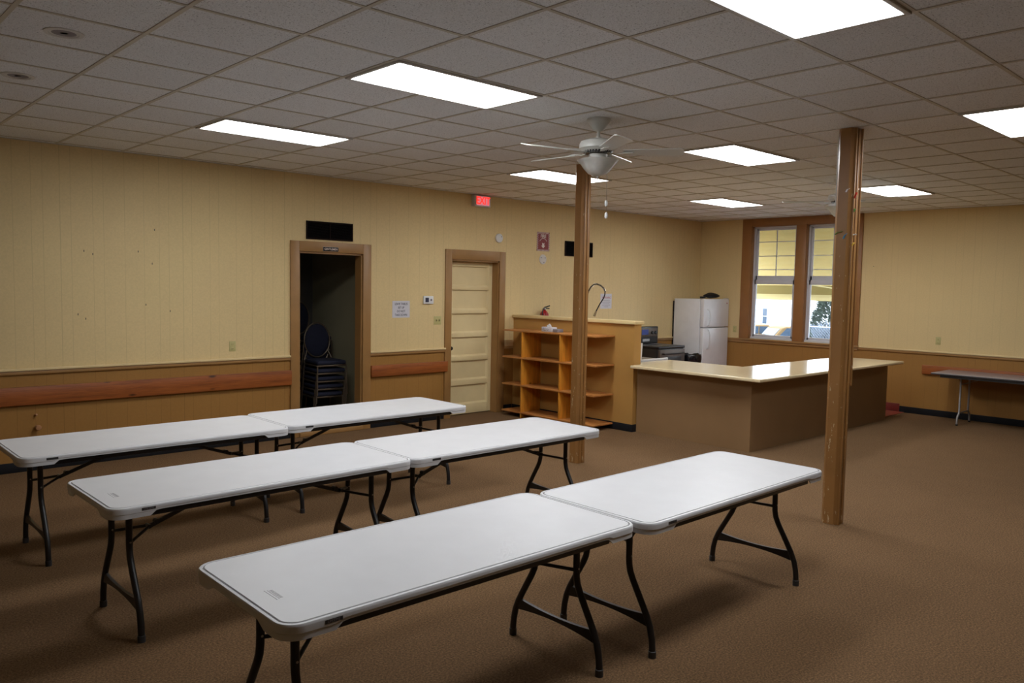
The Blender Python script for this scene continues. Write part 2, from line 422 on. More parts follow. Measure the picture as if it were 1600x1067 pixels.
# panelled door (six wide panels)
def door():
    root = MB('door_cream'); x0, x1, y0, y1, z0, z1 = D2[0]+.015, D2[1]-.02, WY+.125, WY+.165, .012, D2[2]-.022
    sw = .115; root.box(x0, x1, y0+.028, y1, z0, z1)
    root.box(x0, x0+sw, y0, y0+.03, z0, z1, .003).box(x1-sw*.62, x1, y0, y0+.03, z0, z1, .003)
    px0, px1 = x0+sw, x1-sw*.62
    zs = [(0.155, .442), (.518, .803), (.87, 1.153), (1.219, 1.502), (1.558, 1.849), (1.905, 2.194)]
    zr = [z0]+[v for p in zs for v in p]+[z1]
    for i in range(0, len(zr), 2): root.box(px0, px1, y0, y0+.03, zr[i], zr[i+1], .002)
    for a, c in zs:    # sloped moulding round each panel, raised flat field
        yo, yi, wd = y0+.006, y0+.027, .022
        P = [(px0, yo, a), (px1, yo, a), (px1, yo, c), (px0, yo, c)]; Q = [(px0+wd, yi, a+wd*1.1), (px1-wd, yi, a+wd*1.1), (px1-wd, yi, c-wd*.15), (px0+wd, yi, c-wd*.15)]
        V = [root.bm.verts.new(p) for p in P]; U = [root.bm.verts.new(p) for p in Q]
        for k in range(4): root.bm.faces.new((V[k], V[(k+1) % 4], U[(k+1) % 4], U[k]))
    d = struct(root.build('door_1'))
    MB('black').lathe([(.012, 0), (.012, .03), (.026, .035), (.03, .05), (.024, .064), (.004, .068)], (x0+.065, y0, 1.0), 20, axis='Y').build('door_knob', d)
    return d
door()
# storage room behind the open doorway
struct(MB('carpet').box(3.9, 6.2, WY+.02, 10.8, -.10, 0).build('floor'))
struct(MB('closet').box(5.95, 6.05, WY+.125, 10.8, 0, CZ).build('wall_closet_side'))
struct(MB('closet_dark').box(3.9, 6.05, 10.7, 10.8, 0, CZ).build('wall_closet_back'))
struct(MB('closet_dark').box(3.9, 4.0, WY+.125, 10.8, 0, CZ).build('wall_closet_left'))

struct(MB('closet_dark').box(7.0, 8.3, WY+.20, WY+.26, 0, CZ).box(7.0, 7.06, WY+.125, WY+.20, 0, CZ).box(8.24, 8.3, WY+.125, WY+.20, 0, CZ).build('light_block_door'))  # unseen boxes added behind the panelled door to keep sky light out
struct(MB('closet_dark').box(3.85, 6.1, 10.8, 10.86, -.1, CZ).box(3.84, 3.9, WY+.1, 10.8, -.1, CZ).box(6.05, 6.11, WY+.125, 10.8, -.1, CZ).build('light_block_closet'))  # unseen outer boxes added round the storage room to stop light leaks

# windows: vinyl double-hung with muntins in the top sash
def window(n, y0, y1):
    xo, xi = WX+.05, WX+.13
    b = MB('vinyl')
    f = .042
    b.box(xo, xi+.03, y0, y0+f, WZ0, WZ1, .004).box(xo, xi+.03, y1-f, y1, WZ0, WZ1, .004).box(xo, xi+.03, y0, y1, WZ1-f, WZ1, .004).box(xo-.02, xi+.03, y0, y1, WZ0, WZ0+.035, .004)
    root = struct(b.build('window_%d' % n))
    gm = bpy.data.materials.get('window_glass')
    if not gm:
        gm = bpy.data.materials.new('window_glass'); gm.use_nodes = True; nt = gm.node_tree
        for x in list(nt.nodes): nt.nodes.remove(x)
        o = nt.nodes.new('ShaderNodeOutputMaterial'); mx = nt.nodes.new('ShaderNodeMixShader'); tr = nt.nodes.new('ShaderNodeBsdfTransparent'); gl = nt.nodes.new('ShaderNodeBsdfGlossy')
        fr = nt.nodes.new('ShaderNodeFresnel'); fr.inputs[0].default_value = 1.25; gl.inputs['Roughness'].default_value = .02
        tr.inputs[0].default_value = (.93, .95, .95, 1)
        nt.links.new(fr.outputs[0], mx.inputs[0]); nt.links.new(tr.outputs[0], mx.inputs[1]); nt.links.new(gl.outputs[0], mx.inputs[2]); nt.links.new(mx.outputs[0], o.inputs[0])
        M['glass'] = gm
    def sash(nm, z0, z1, x, grid):
        s = MB('vinyl'); g = .045; a, c = y0+f, y1-f
        s.box(x, x+.035, a, a+g*.7, z0, z1, .003).box(x, x+.035, c-g*.7, c, z0, z1, .003).box(x, x+.035, a, c, z0, z0+(.08 if grid else g), .003).box(x, x+.035, a, c, z1-(g*.8 if grid else .08), z1, .003)
        so = s.build(nm, root)
        if grid:
            m = MB('vinyl'); m.box(x+.012, x+.024, (a+c)/2-.008, (a+c)/2+.008, z0+g, z1-g*.8)
            for zz in (2.309, 2.556, 2.815): m.box(x+.012, x+.024, a+.03, c-.03, zz-.007, zz+.007)
            m.build('muntin_grid', so)
        MB('glass').box(x+.015, x+.019, a+.02, c-.02, z0+.02, z1-.02).build('pane', so)
    sash('upper_sash', 2.115, WZ1-f+.002, xo+.045, True)
    sash('lower_sash', WZ0+.034, 2.12, xo+.006, False)
    return root
window(1, *WIN[0]); window(2, *WIN[1])
b = MB('window_brown')
b.box(WX-.026, WX, WIN[0][1], 8.066, 1.028, CZ-.006, .004).box(WX-.026, WX, 5.82, WIN[1][0], 1.028, CZ-.006, .004)
b.box(WX-.026, WX, WIN[1][1], WIN[0][0], 1.028, WZ1, .004).box(WX-.026, WX, WIN[1][0], WIN[0][1], WZ1, CZ-.006, .004)
for a, c in WIN: b.box(WX-.001, WX+.05, a-.002, a+.012, WZ0, WZ1).box(WX-.001, WX+.05, c-.012, c+.002, WZ0, WZ1).box(WX-.001, WX+.05, a, c, WZ1-.012, WZ1+.002)
struct(b.build('trim_10'))

# half wall and L counter (kitchen enclosure)
t = thing('half_wall_partition', (8.43, 7.8, 0), 'tall tan half wall with cream cap between wooden shelf and kitchen', 'partition')
def P(o): # keep world coordinates for a child of an unrotated empty
    o.location = o.location - o.parent.location; return o
P(MB('half_wall').box(8.43, 8.575, 6.63, WY, 0, 1.44).build('wall_body', t))
P(MB('cream').box(8.395, 8.60, 6.60, WY, 1.44, 1.485, .008).build('cap', t))
P(MB('kick').box(8.418, 8.43, 6.63, WY, 0, .10, .002).box(8.418, 8.575, 6.618, 6.63, 0, .10, .002).build('base_strip', t))
t = thing('kitchen_counter', (8.5, 4.92, 0), 'L-shaped serving counter with taupe sides and glossy cream top', 'counter')
P(MB('counter_base').prism([(8.5, 4.92, 0), (12.415, 4.92, 0), (12.415, 5.45, 0), (9.3, 5.45, 0), (9.3, 6.615, 0), (8.5, 6.615, 0)], (0, 0, .865)).build('base', t))
b = MB('laminate'); zt = .905
b.prism([(8.30, 4.70, zt-.04), (12.45, 4.70, zt-.04), (12.36, 5.65, zt-.04), (9.5, 5.65, zt-.04), (9.5, 6.83, zt-.04), (8.585, 6.83, zt-.04), (8.585, 6.612, zt-.04), (8.32, 6.605, zt-.04)], (0, 0, .04))
o = P(b.build('countertop', t))
md = o.modifiers.new('round', 'BEVEL'); md.width = .012; md.segments = 3

# ================================================================== LAMPS
lamp0 = None
def troffer(ax, by, label):
    global lamp0
    x, y = GX+ax*T, GY+by*T
    if lamp0 is None:
        t = thing('ceiling_light', (x, y, CZ), label, 'ceiling light', 'recessed fluorescent ceiling panels')
        L, W = 2*T, T
        b = MB('lamp_frame'); z = -.010
        for a in ((0.008, L-.008, .008, .034), (0.008, L-.008, W-.034, W-.008), (.008, .034, .034, W-.034), (L-.034, L-.008, .034, W-.034)): b.box(*a, z-.006, .001, .002)
        b.build('frame', t)
        MB('lens').box(.034, L-.034, .034, W-.034, -.009, -.003).build('lens', t)
        lamp0 = t
    else: dup(lamp0, (x, y, CZ), 0, label)
troffer(0, -1, 'lit fluorescent ceiling panel above the nearest tables, left of the nearer fan')
troffer(0, -5, 'largest lit ceiling panel, cut off by the top edge of the photo')
troffer(0, 3, 'lit ceiling panel nearest the long wall, leftmost of all')
troffer(6, 3, 'lit ceiling panel partly behind the nearer fan and left post')
troffer(6, -1, 'lit ceiling panel between the nearer fan and the right post')
troffer(12, 3, 'smallest far lit ceiling panel left of the windows')
troffer(12, -1, 'lit ceiling panel just right of the right post beside the far fan')
troffer(6, -5, 'lit ceiling panel cut off by the right edge of the photo')

# ceiling fans
def make_fan(loc, label):
    t = thing('ceiling_fan', loc, label, 'ceiling fan', 'white ceiling fans')
    MB('fan_white').lathe([(.092, 0), (.094, -.012), (.085, -.030), (.050, -.078), (.032, -.092), (.018, -.098)], seg=32).build('canopy', t)
    MB('fan_white').lathe([(.013, -.09), (.013, -.135), (.024, -.14), (.024, -.165)], seg=20).build('downrod', t)
    MB('fan_white').lathe([(.03, -.155), (.09, -.160), (.138, -.178), (.149, -.200), (.149, -.232), (.130, -.240), (.118, -.250)], seg=40).build('motor_housing', t)
    b = MB('black_plastic', 'fan_white'); b.lathe([(.116, -.243), (.112, -.268)], seg=40)
    for k in range(30):
        a = 2*PI*k/30
        b.bar((.10*math.cos(a), .10*math.sin(a), -.268), (.122*math.cos(a+.1), .122*math.sin(a+.1), -.240), .006, .012, 1)
    b.build('vent_ring', t)
    MB('fan_white').lathe([(.060, -.26), (.075, -.275), (.072, -.305), (.045, -.318)], seg=32).build('switch_housing', t)
    MB(M['bowl']).lathe([(.03, -.312), (.165, -.318), (.158, -.330), (.135, -.352), (.108, -.390), (.075, -.425), (.030, -.443), (.004, -.446)], seg=48).build('glass_bowl', t)
    MB('steel').lathe([(.016, -.442), (.013, -.452), (.005, -.458), (.006, -.470), (.002, -.474)], seg=16).build('finial', t)
    for k, (dx, dy, z) in enumerate(((.055, -.05, -.66), (.045, -.062, -.755))):
        b = MB('steel', 'white'); b.tube([(dx, dy, -.30), (dx, dy, z+.02)], .0011, 6)
        b.lathe([(.003, z+.03), (.011, z+.02), (.013, z-.005), (.008, z-.018), (.002, z-.02)], (dx, dy, 0), 14, mi=1); b.build('pull_chain', t)
    for k in range(5):
        a = math.radians(165-72*k); rot = Matrix.Rotation(a, 4, 'Z'); tw = Matrix.Translation((0, 0, -.262)) @ Matrix.Rotation(math.radians(-13), 4, 'X')
        L0, L1 = .20, .665; n = 9; pts = []
        for i in range(n): u = i/(n-1); pts.append((L0+(L1-L0-.02)*u, -(.050+.022*u)))
        pts += [(L1, -.055), (L1, .055)] + [(p[0], -p[1]) for p in pts[:n][::-1]]
        b = MB('fan_white'); b.prism([rot @ tw @ Vector((p[0], p[1], 0)) for p in pts], rot @ Vector((0, 0, .006)))
        bl = b.build('blade', t)
        b = MB('fan_white')
        b.prism([rot @ Matrix.Translation((0, 0, -.262)) @ Vector(p) for p in ((.08, -.014, -.004), (.16, -.012, -.012), (.215, -.040, -.010), (.27, -.030, -.008), (.285, 0, -.006), (.27, .030, -.002), (.215, .040, 0), (.16, .012, -.008), (.08, .014, -.002))], rot @ Vector((0, 0, .006)))
        b.build('blade_bracket', t)
    return t
def bowl_mat():
    k = NT('frosted_bowl_glass'); p = k.obj(); c = (0.50, 0.49, 0.45, 1)
    k.col(k.ramp(k.noise(p, 14, 4), [(.3, shade(c, .85)), (.7, shade(c, 1.1))])); k.set(Roughness=.25, Subsurface_Weight=.15); return k.m
M['bowl'] = bowl_mat()
fan = make_fan((4.84, 4.22, CZ), 'nearer white five-blade ceiling fan with glass bowl beside the left post')
dup(fan, (9.33, 4.33, CZ), math.radians(-37), 'farther white ceiling fan half hidden behind the right post')

# round recessed fittings in the ceiling
def downlight(x, y, label):
    t = thing('recessed_fitting', (x, y, CZ), label, 'ceiling fitting', 'round grey fittings in the ceiling')
    MB('lamp_frame').lathe([(.100, 0), (.098, -.005), (.075, -.006), (.072, -.003)], seg=32).build('ring', t)
    MB('grey_box').lathe([(.072, -.002), (.05, -.004), (.02, -.003), (.002, -.003)], seg=32).build('baffle', t)
downlight(1.235, 4.91, 'round grey ceiling fitting, nearer of two at far left')
downlight(1.272, 6.161, 'round grey ceiling fitting, farther of two at far left')

# ================================================================== POSTS
def post(x, y, label, conduit):
    t = thing('support_post', (x, y, 0), label, 'post', 'floor-to-ceiling support posts', rz=math.radians(0))
    h = .068; c = .026; H_ = CZ-.006
    b = MB('post'); b.prism([(-h, -h+c, 0), (-h+c, -h, 0), (h-c, -h, 0), (h, -h+c, 0), (h, h-c, 0), (h-c, h, 0), (-h+c, h, 0), (-h, h-c, 0)], (0, 0, H_))
    b.build('shaft', t)
    # strips of moulding fixed on the face towards the counter
    b = MB('post'); b.box(-.045, -.020, -h-.012, -h, 0.0, H_, .003).box(.005, .045, -h-.009, -h, 0.0, H_, .003).build('corner_moulding', t)
    if conduit:
        MB('post').tube([(h-.012, -h-.013, 1.15), (h-.012, -h-.013, H_)], .009, 12).build('conduit', t)
        MB('white').tube([(-h-.004, h-.012, 2.62), (-h-.004, h-.012, H_-.04)], .0045, 10).build('white_cord', t)
    return t
post(6.465, 2.955, 'tan painted square post in front of the right window, scraps of tape on it', True)
post(6.49, 5.86, 'tan painted square post in front of the wooden shelf unit', False)
def scrap(name, mat, x, y, z, dx, dz, label, rot=.3):
    b = MB(mat); n = 7
    pts = []
    for i in range(n):
        u = i/(n-1); pts.append(Vector((0, -.002-.004*math.sin(PI*u), 0)) + Vector((u*dx-.5*dx, 0, dz*(u-.5)+.006*math.sin(5*u))))
    for i in range(n-1): b.bar(pts[i], pts[i+1], .015, .003)
    o = b.build(name); o.location = (x, y, z); o.rotation_euler = (0, 0, rot)
    return tag(o, label, 'tape scrap', 'scraps of coloured tape on the right post')
fx, fy = 6.397, 2.955   # face of the post that looks towards the tables (x-)
R90 = -PI/2
scrap('tape_scrap', 'red', 6.432, 2.872, 2.70, .03, .055, 'red tape scrap highest on the right post', 0)
scrap('tape_scrap', 'white', 6.394, 2.915, 2.74, .03, .035, 'short white tape scrap beside the red one on the right post', R90)
scrap('tape_scrap', 'green', 6.425, 2.872, 2.58, .012, .03, 'small green tape scrap below the red one on the right post', 0)
scrap('tape_scrap', 'green', 6.394, 2.975, 2.40, .06, .03, 'long green tape strand across the right post', R90)
scrap('tape_scrap', 'blue', 6.394, 2.920, 2.375, .03, .05, 'pale blue tape scrap on the right post at window height', R90)
scrap('tape_scrap', 'white', 6.45, 2.871, 2.385, .05, .012, 'white tape strand right of the blue scrap on the right post', 0)
scrap('tape_scrap', 'yellow', 6.43, 2.872, 2.31, .035, .03, 'yellow tape scrap lowest on the right post', 0)

# ================================================================== FOLDING TABLES
TL, TW, TZ = 1.90, .81, .757
def tabletop(parent):
    b = MB('table', 'groove'); bm = b.bm; hx, hy, R_ = TL/2, TW/2, .085
    out = []
    def seg(a, c, n):
        for i in range(n): u = i/n; out.append((a[0]+(c[0]-a[0])*u, a[1]+(c[1]-a[1])*u))
    def arc(cx, cy, a0, n=10):
        for i in range(n): a = a0+PI/2*i/n; out.append((cx+R_*math.cos(a), cy+R_*math.sin(a)))
    seg((-hx+R_, -hy), (hx-R_, -hy), 60); arc(hx-R_, -hy+R_, -PI/2); seg((hx, -hy+R_), (hx, hy-R_), 26); arc(hx-R_, hy-R_, 0)
    seg((hx-R_, hy), (-hx+R_, hy), 60); arc(-hx+R_, hy-R_, PI/2); seg((-hx, hy-R_), (-hx, -hy+R_), 26); arc(-hx+R_, -hy+R_, PI)
    def inset(p, d): # shrink towards a rounded rect of smaller size
        x, y = p; ax, ay = max(abs(x)-(hx-R_), 0), max(abs(y)-(hy-R_), 0)
        r = math.hypot(ax, ay) or 1; k = (R_-d)/R_
        bx = min(abs(x), hx-R_)+ax*k; by = min(abs(y), hy-R_)+ay*k
        return (math.copysign(bx, x), math.copysign(by, y))
    def depth(p):
        # lip is deeper at the corners, shallow between
        x, y = abs(p[0]), abs(p[1])
        cl = smoothstep(.235, .205, hx-x) if y > hy-R_ else 1
        ce = smoothstep(.215, .150, hy-y) if x > hx-R_ else 1
        return .033+.026*min(cl, ce)
    n = len(out)
    loops = [[(*inset(p, .0245), 0) for p in out], [(*inset(p, .0225), -.004) for p in out], [(*inset(p, .0165), -.004) for p in out], [(*inset(p, .015), -.0005) for p in out],
             [(*inset(p, .005), -.0015) for p in out], [(*inset(p, .001), -.006) for p in out], [(*p, -.011) for p in out],
             [(*p, -.012-.45*(depth(p)-.012)) for p in out], [(*inset(p, .003), -.014-.5*(depth(p)-.014)) for p in out],
             [(*inset(p, .003), -depth(p)) for p in out], [(*inset(p, .010), -depth(p)-.001) for p in out], [(*inset(p, .014), -.026) for p in out]]
    V = [[bm.verts.new(c) for c in L] for L in loops]
    f = bm.faces.new(V[0]); f.material_index = 0
    for li in range(len(V)-1):
        A, B = V[li], V[li+1]
        for k in range(n):
            f = bm.faces.new((A[k], A[(k+1) % n], B[(k+1) % n], B[k])); f.smooth = True
            f.material_index = 1 if li == 1 else 0
    bm.faces.new(V[-1][::-1])
    o = b.build('tabletop', parent); o.location = (0, 0, TZ); return o
def make_table(loc, rz, label):
    t = thing('folding_table', loc, label, 'table', 'white plastic folding tables in three rows', rz)
    top = tabletop(t)
    MB('dark_edge').box(-TL/2+.155, -TL/2+.225, -TW/2-.0012, -TW/2+.002, -.026, -.012).build('maker_plate', top)
    for s in (-1, 1):   # steel side rails below the top
        b = MB('black'); y = s*(TW/2-.035)
        b.box(-TL/2+.20, TL/2-.20, y-.011, y+.011, TZ-.066, TZ-.027, .003); b.build('side_rail', t)
    for s in (-1, 1):
        x = s*.775
        prof = [(.315, .004), (.314, .05), (.309, .10), (.296, .155), (.272, .21), (.238, .27), (.203, .33), (.174, .38), (.156, .42), (.148, .46), (.146, .50), (.146, TZ-.032)]
        for q in (-1, 1):
            lg = MB('black').tube([(x, q*a, z) for a, z in prof], .0175, 14).build('leg', t)
            MB('dark_edge').lathe([(.0205, 0), (.0205, .035), (.018, .037)], (x, q*.315, 0), 14).build('foot_cap', lg)
            MB('steel').lathe([(.0055, 0), (.0055, .003), (.002, .004)], (x, q*.147-.0155, .50), 8, axis='Y').build('bolt', lg)
        # deep lower channel, narrower in the middle
        b = MB('black'); N = 12
        for face in (-1, 1):
            pass
        pts_t, pts_b = [], []
        for i in range(N+1):
            u = -1+2*i/N; y = u*.275; e = abs(u)**2
            pts_t.append((x-.009, y, .203+.018*e)); pts_b.append((x-.009, y, .180-.022*e))
        b.prism(pts_b+pts_t[::-1], (.018, 0, 0)); b.build('lower_brace', t)
        xj = x-s*.15
        MB('black').tube([(x, -.147, .49), (xj, -.012, .525)], .009, 10).tube([(x, .147, .49), (xj, .012, .525)], .009, 10).build('cross_bar', t)
        MB('black').tube([(x, -.30, TZ-.045), (x, .30, TZ-.045)], .012, 12).build('hinge_bar', t)
        # folding stay from the cross bar up to the underside
        xm = x-s*.70
        b = MB('black'); b.bar((xj, 0, .520), (xm, 0, TZ-.036), .012, .024)
        b.tube([(xj, -.025, .525), (xj, .025, .525)], .012, 10).lathe([(.015, -.018), (.015, .018)], (xj-s*.045, 0, .545), 12, axis='Y'); b.build('folding_stay', t)
        MB('black').bar((xm, -.37, TZ-.040), (xm, .37, TZ-.040), .03, .012).build('stay_bracket', t)
    return t
tables = [
 (2.190, 2.810, -.0087, 'nearest white folding table, front row left, its end facing the lower left corner'),
 (4.097, 2.757, .0062, 'white folding table, front row right, end near the right post'),
 (2.176, 4.655, .0102, 'white folding table, middle row left'),
 (4.066, 4.648, -.0118, 'white folding table, middle row right, end in front of the left post'),
 (2.105, 6.223, .0024, 'white folding table, back row left, below the wall pegs'),
 (4.000, 6.276, -.0014, 'white folding table, back row right, in front of the open doorway')]
tb = make_table((tables[0][0], tables[0][1], 0), tables[0][2], tables[0][3])
TABS = [tb]+[dup(tb, (x, y, 0), r, lb) for x, y, r, lb in tables[1:]]
# lettering: only the two nearest plates can be read; embossed mark on the top
for k in (0, 2):
    top = [c for c in TABS[k].children if c.name.startswith('tabletop')][0]
    pl = [c for c in top.children if c.name.startswith('maker_plate')][0]
    text('lettering', 'LIFETIME', .013, 'grey_box', pl, (-TL/2+.19, -TW/2-.0014, -.019), (PI/2, 0, 0), .0003)
    b = MB('mark')
    b.box(-.001, .001, -.055, .055, 0, .0008).box(.010, .0115, -.05, .05, 0, .0008)
    for i in range(9): b.box(.016, .028, -.045+i*.0105, -.0405+i*.0105, 0, .0008)
    m = b.build('moulded_mark', top); m.location = (-TL/2+.10, -.10, 0)

# ================================================================== LONG WALL FITTINGS
def tagbox(name, mat, dims, label, cat, group=None, bev=.003):
    x0, x1, y0, y1, z0, z1 = dims; cx, cy = (x0+x1)/2, (y0+y1)/2
    o = MB(mat).box(x0-cx, x1-cx, y0-cy, y1-cy, 0, z1-z0, bev).build(name); o.location = (cx, cy, z0)
    return tag(o, label, cat, group)
tagbox('bumper_board', 'pine_x', (-2.4, 4.688, WY-.045, WY-.001, .665, .842), 'long orange pine board on the wainscot left of the open doorway', 'board', 'pine boards fixed along the wainscot')
tagbox('bumper_board', 'pine_x', (5.838, 7.115, WY-.045, WY-.001, .686, .834), 'short orange pine board on the wainscot between the two doors', 'board', 'pine boards fixed along the wainscot')
tagbox('bumper_board', 'pine_y', (WX-.045, WX-.001, .2, 4.775, .655, .795), 'orange pine board on the window wall behind the grey table', 'board', 'pine boards fixed along the wainscot')
def grille(x0, x1, z0, z1, label, n):
    t = thing('air_grille', ((x0+x1)/2, WY, z0), label, 'air grille', 'dark return air grilles')
    w_, h_ = (x1-x0)/2, z1-z0
    b = MB('dark_vent'); e = .018
    b.box(-w_, w_, -.020, 0, 0, e, .002).box(-w_, w_, -.020, 0, h_-e, h_, .002).box(-w_, -w_+e, -.020, 0, e, h_-e, .002).box(w_-e, w_, -.020, 0, e, h_-e, .002)
    if n > 1: b.box(-.006, .006, -.018, 0, e, h_-e)
    b.build('frame', t)
    MB('void').box(-w_+e, w_-e, -.004, 0, e, h_-e).build('backing', t)
    b = MB('dark_vent'); k = 14
    for i in range(k):
        z = e+(h_-2*e)*(i+.5)/k; b.bar((-w_+e, -.009, z), (w_-e, -.009, z), .010, .0016)
    b.build('louvres', t); return t
grille(4.899, 5.556, 2.452, 2.676, 'wide dark double air grille above the open doorway', 2)
grille(9.535, 10.205, 2.425, 2.668, 'dark air grille on the wall behind the left post', 1)
# GENTLEMEN sign
t = thing('door_sign', (5.229, WY-.026, 2.338), 'small black GENTLEMEN sign on the door frame top', 'sign')
MB('void', 'grey_leg').box(-.110, .110, -.004, 0, -.028, .028, .002, mi=1).box(-.106, .106, -.006, -.003, -.024, .024).build('plate', t)
text('lettering', 'GENTLEMEN', .036, 'sign_white', t, (0, -.0065, -.001), ext=.0005, sx=.93, bold=.0008)
# notice
t = thing('paper_notice', (6.325, WY, 1.577), 'white paper notice reading LEAVE TABLES SET UP DO NOT TAKE DOWN', 'notice')
MB('paper').box(-.143, .143, -.003, -.001, -.114, .114).build('sheet', t)
for i, s in enumerate(('LEAVE TABLES', 'SET UP', 'DO NOT', 'TAKE DOWN')):
    text('lettering', s, .043, 'ink', t, (0, -.0035, .072-.050*i), ext=.0003, sx=.78, bold=.0004)
# thermostat
t = thing('thermostat', (6.775, WY, 1.705), 'white wall thermostat with small dark screen beside the panelled door', 'thermostat')
MB('white').box(-.085, .085, -.028, 0, -.055, .055, .008).build('case', t)
MB('ink').box(-.060, .000, -.0295, -.027, -.032, .032, .002).build('screen', t)
MB('grey_box').lathe([(.016, 0), (.016, .003), (.012, .004)], (.042, -.028, 0), 16, axis='Y').build('button', t)
def outlet(x, y, z, rz, label, kind):
    t = thing('wall_plate', (x, y, z), label, 'wall plate', 'ivory electrical wall plates', rz)
    w_ = .066 if kind == 'switch' else .038
    MB('ivory').box(-w_, w_, -.006, 0, -.060, .060, .003).build('plate', t)
    if kind == 'switch':
        for dx in (-.026, .026):
            MB('ivory_dark').box(dx-.006, dx+.006, -.0085, -.005, -.016, .016).box(dx-.004, dx+.004, -.018, -.006, -.004, .008, .001).build('toggle', t)
    else:
        for dz in (-.026, .026):
            s = MB('ivory').lathe([(.017, 0), (.017, .0035), (.015, .0045)], (0, -.0055, dz), 20, axis='Y').build('socket', t)
            MB('ivory_dark').box(-.007, -.005, -.0108, -.009, dz-.005, dz+.006).box(.005, .007, -.0108, -.009, dz-.005, dz+.006).build('slots', s)
    return t
outlet(6.951, WY, 1.416, 0, 'ivory double light switch plate left of the panelled door', 'switch')
outlet(3.958, WY, 1.162, 0, 'ivory socket plate on the cream wall left of the open doorway', 'outlet')
outlet(WX, 4.571, 1.188, -PI/2, 'ivory socket plate on the wall above the grey table', 'outlet')
outlet(WX, 8.17, 1.19, -PI/2, 'ivory socket plate beside the refrigerator', 'outlet')
# exit sign
t = thing('exit_sign', (7.70, WY, 3.062), 'lit red EXIT sign on the long wall just below the ceiling', 'exit sign')
MB('exit_case').box(-.155, .155, -.075, 0, 0, .165, .006).build('case', t)
MB('exit_face').box(-.120, .128, -.0765, -.074, .018, .148).build('face', t)
text('lettering', 'EXIT', .150, 'exit_glow', t, (.004, -.078, .083), ext=.001, sx=.86, bold=.004)
# smoke alarm and base
t = thing('smoke_alarm', (8.083, WY, 2.632), 'round white alarm on the wall above the panelled door corner', 'alarm')
MB('white').lathe([(.066, 0), (.068, .01), (.066, .028), (.055, .036), (.002, .037)], seg=32, axis='Y').build('body', t)
MB('grey_box').lathe([(.008, .036), (.007, .039)], (.028, 0, .022), 12, axis='Y').build('button', t)
t = thing('round_bracket', (9.035, WY, 2.350), 'round pale mounting plate with dark screws below the FIRE sign', 'bracket')
MB('exit_case').lathe([(.078, 0), (.076, .008), (.068, .010), (.002, .010)], seg=32, axis='Y').build('plate', t)
for a in (30, 150, 290):
    MB('ink').lathe([(.008, .010), (.007, .013)], (.05*math.cos(math.radians(a)), 0, .05*math.sin(math.radians(a))), 8, axis='Y').build('screw', t)
# FIRE sign
t = thing('fire_sign', (9.035, WY, 2.628), 'red FIRE sign with striped border and white down arrow', 'sign')
hw, hh = .140, .150
MB('fire_red').box(-hw, hw, -.004, 0, -hh, hh).build('plate', t)
b = MB('sign_white'); bw_ = .026
def stripe(x, z, w_, h_, s):   # slanted stripe clipped inside the border band
    b.prism([(x, -.0042, z), (x+w_, -.0042, z), (x+w_+s, -.0042, z+h_), (x+s, -.0042, z+h_)], (0, -.001, 0))
for i in range(10):
    x = -hw+.004+i*.027
    stripe(x, hh-bw_, .012, bw_, .010); stripe(x, -hh, .012, bw_, .010)
for i in range(8):
    z = -hh+bw_+.004+i*.031
    for xx in (-hw, hw-bw_): b.prism([(xx, -.0042, z), (xx+bw_, -.0042, z+.018), (xx+bw_, -.0042, z+.031), (xx, -.0042, z+.013)], (0, -.001, 0))
b.build('striped_border', t)
text('lettering', 'FIRE', .072, 'sign_white', t, (0, -.005, .085), ext=.0006, sx=.95, bold=.0012)
b = MB('sign_white')
for i in range(12):
    a0 = math.radians(150-i*10.2); a1 = a0-math.radians(7)
    p = lambda r, a: (r*math.cos(a), -.0042, r*math.sin(a)-.035)
    b.prism([p(.082, a0), p(.082, a1), p(.092, a1), p(.092, a0)], (0, -.0008, 0))
b.build('arched_lettering', t)
MB('sign_white').prism([(0, -.0042, -.105), (.045, -.0042, -.062), (.020, -.0042, -.062), (.026, -.0042, -.018), (0, -.0042, -.030), (-.026, -.0042, -.018), (-.020, -.0042, -.062), (-.045, -.0042, -.062)], (0, -.001, 0)).build('arrow', t)
# kitchen notice
t = thing('kitchen_notice', (10.60, WY, 1.69), 'white paper notice with pink heading on the kitchen wall behind the faucet', 'notice')
MB('paper').box(-.148, .148, -.003, -.001, -.128, .128).build('sheet', t)
text('heading', 'WARNING', .050, 'red_ink', t, (.01, -.0035, .060), ext=.0003, sx=.95)
b = MB('grey_ink')
for i, wl in enumerate((.20, .22, .18, .21, .12)): b.box(-wl/2, wl/2, -.0036, -.003, .005-.026*i, .012-.026*i)
b.build('text_lines', t)
# pegs under the long board
t = thing('wall_peg', (1.933, WY, .553), 'bent dark metal coat hook on the wainscot, upper of the two at far left', 'hook')
MB('peg_wood').tube([(0, 0, 0), (0, -.03, .004), (.004, -.045, .012)], [.010, .009, .010], 10).build('hook', t)
t = thing('wooden_peg', (1.945, WY, .432), 'round wooden peg on the wainscot, lower of the two at far left', 'peg')
MB('peg_wood').lathe([(.018, 0), (.018, .045), (.027, .05), (.029, .062), (.022, .072), (.004, .074)], seg=20, axis='Y').build('knob', t)
# small cream box on the wall beside the shelf
tagbox('wall_socket_box', 'cream', (8.23, 8.372, WY-.05, WY-.001, 1.00, 1.10), 'small cream box on the wall below the shelf end by the door frame', 'box', None, .006)

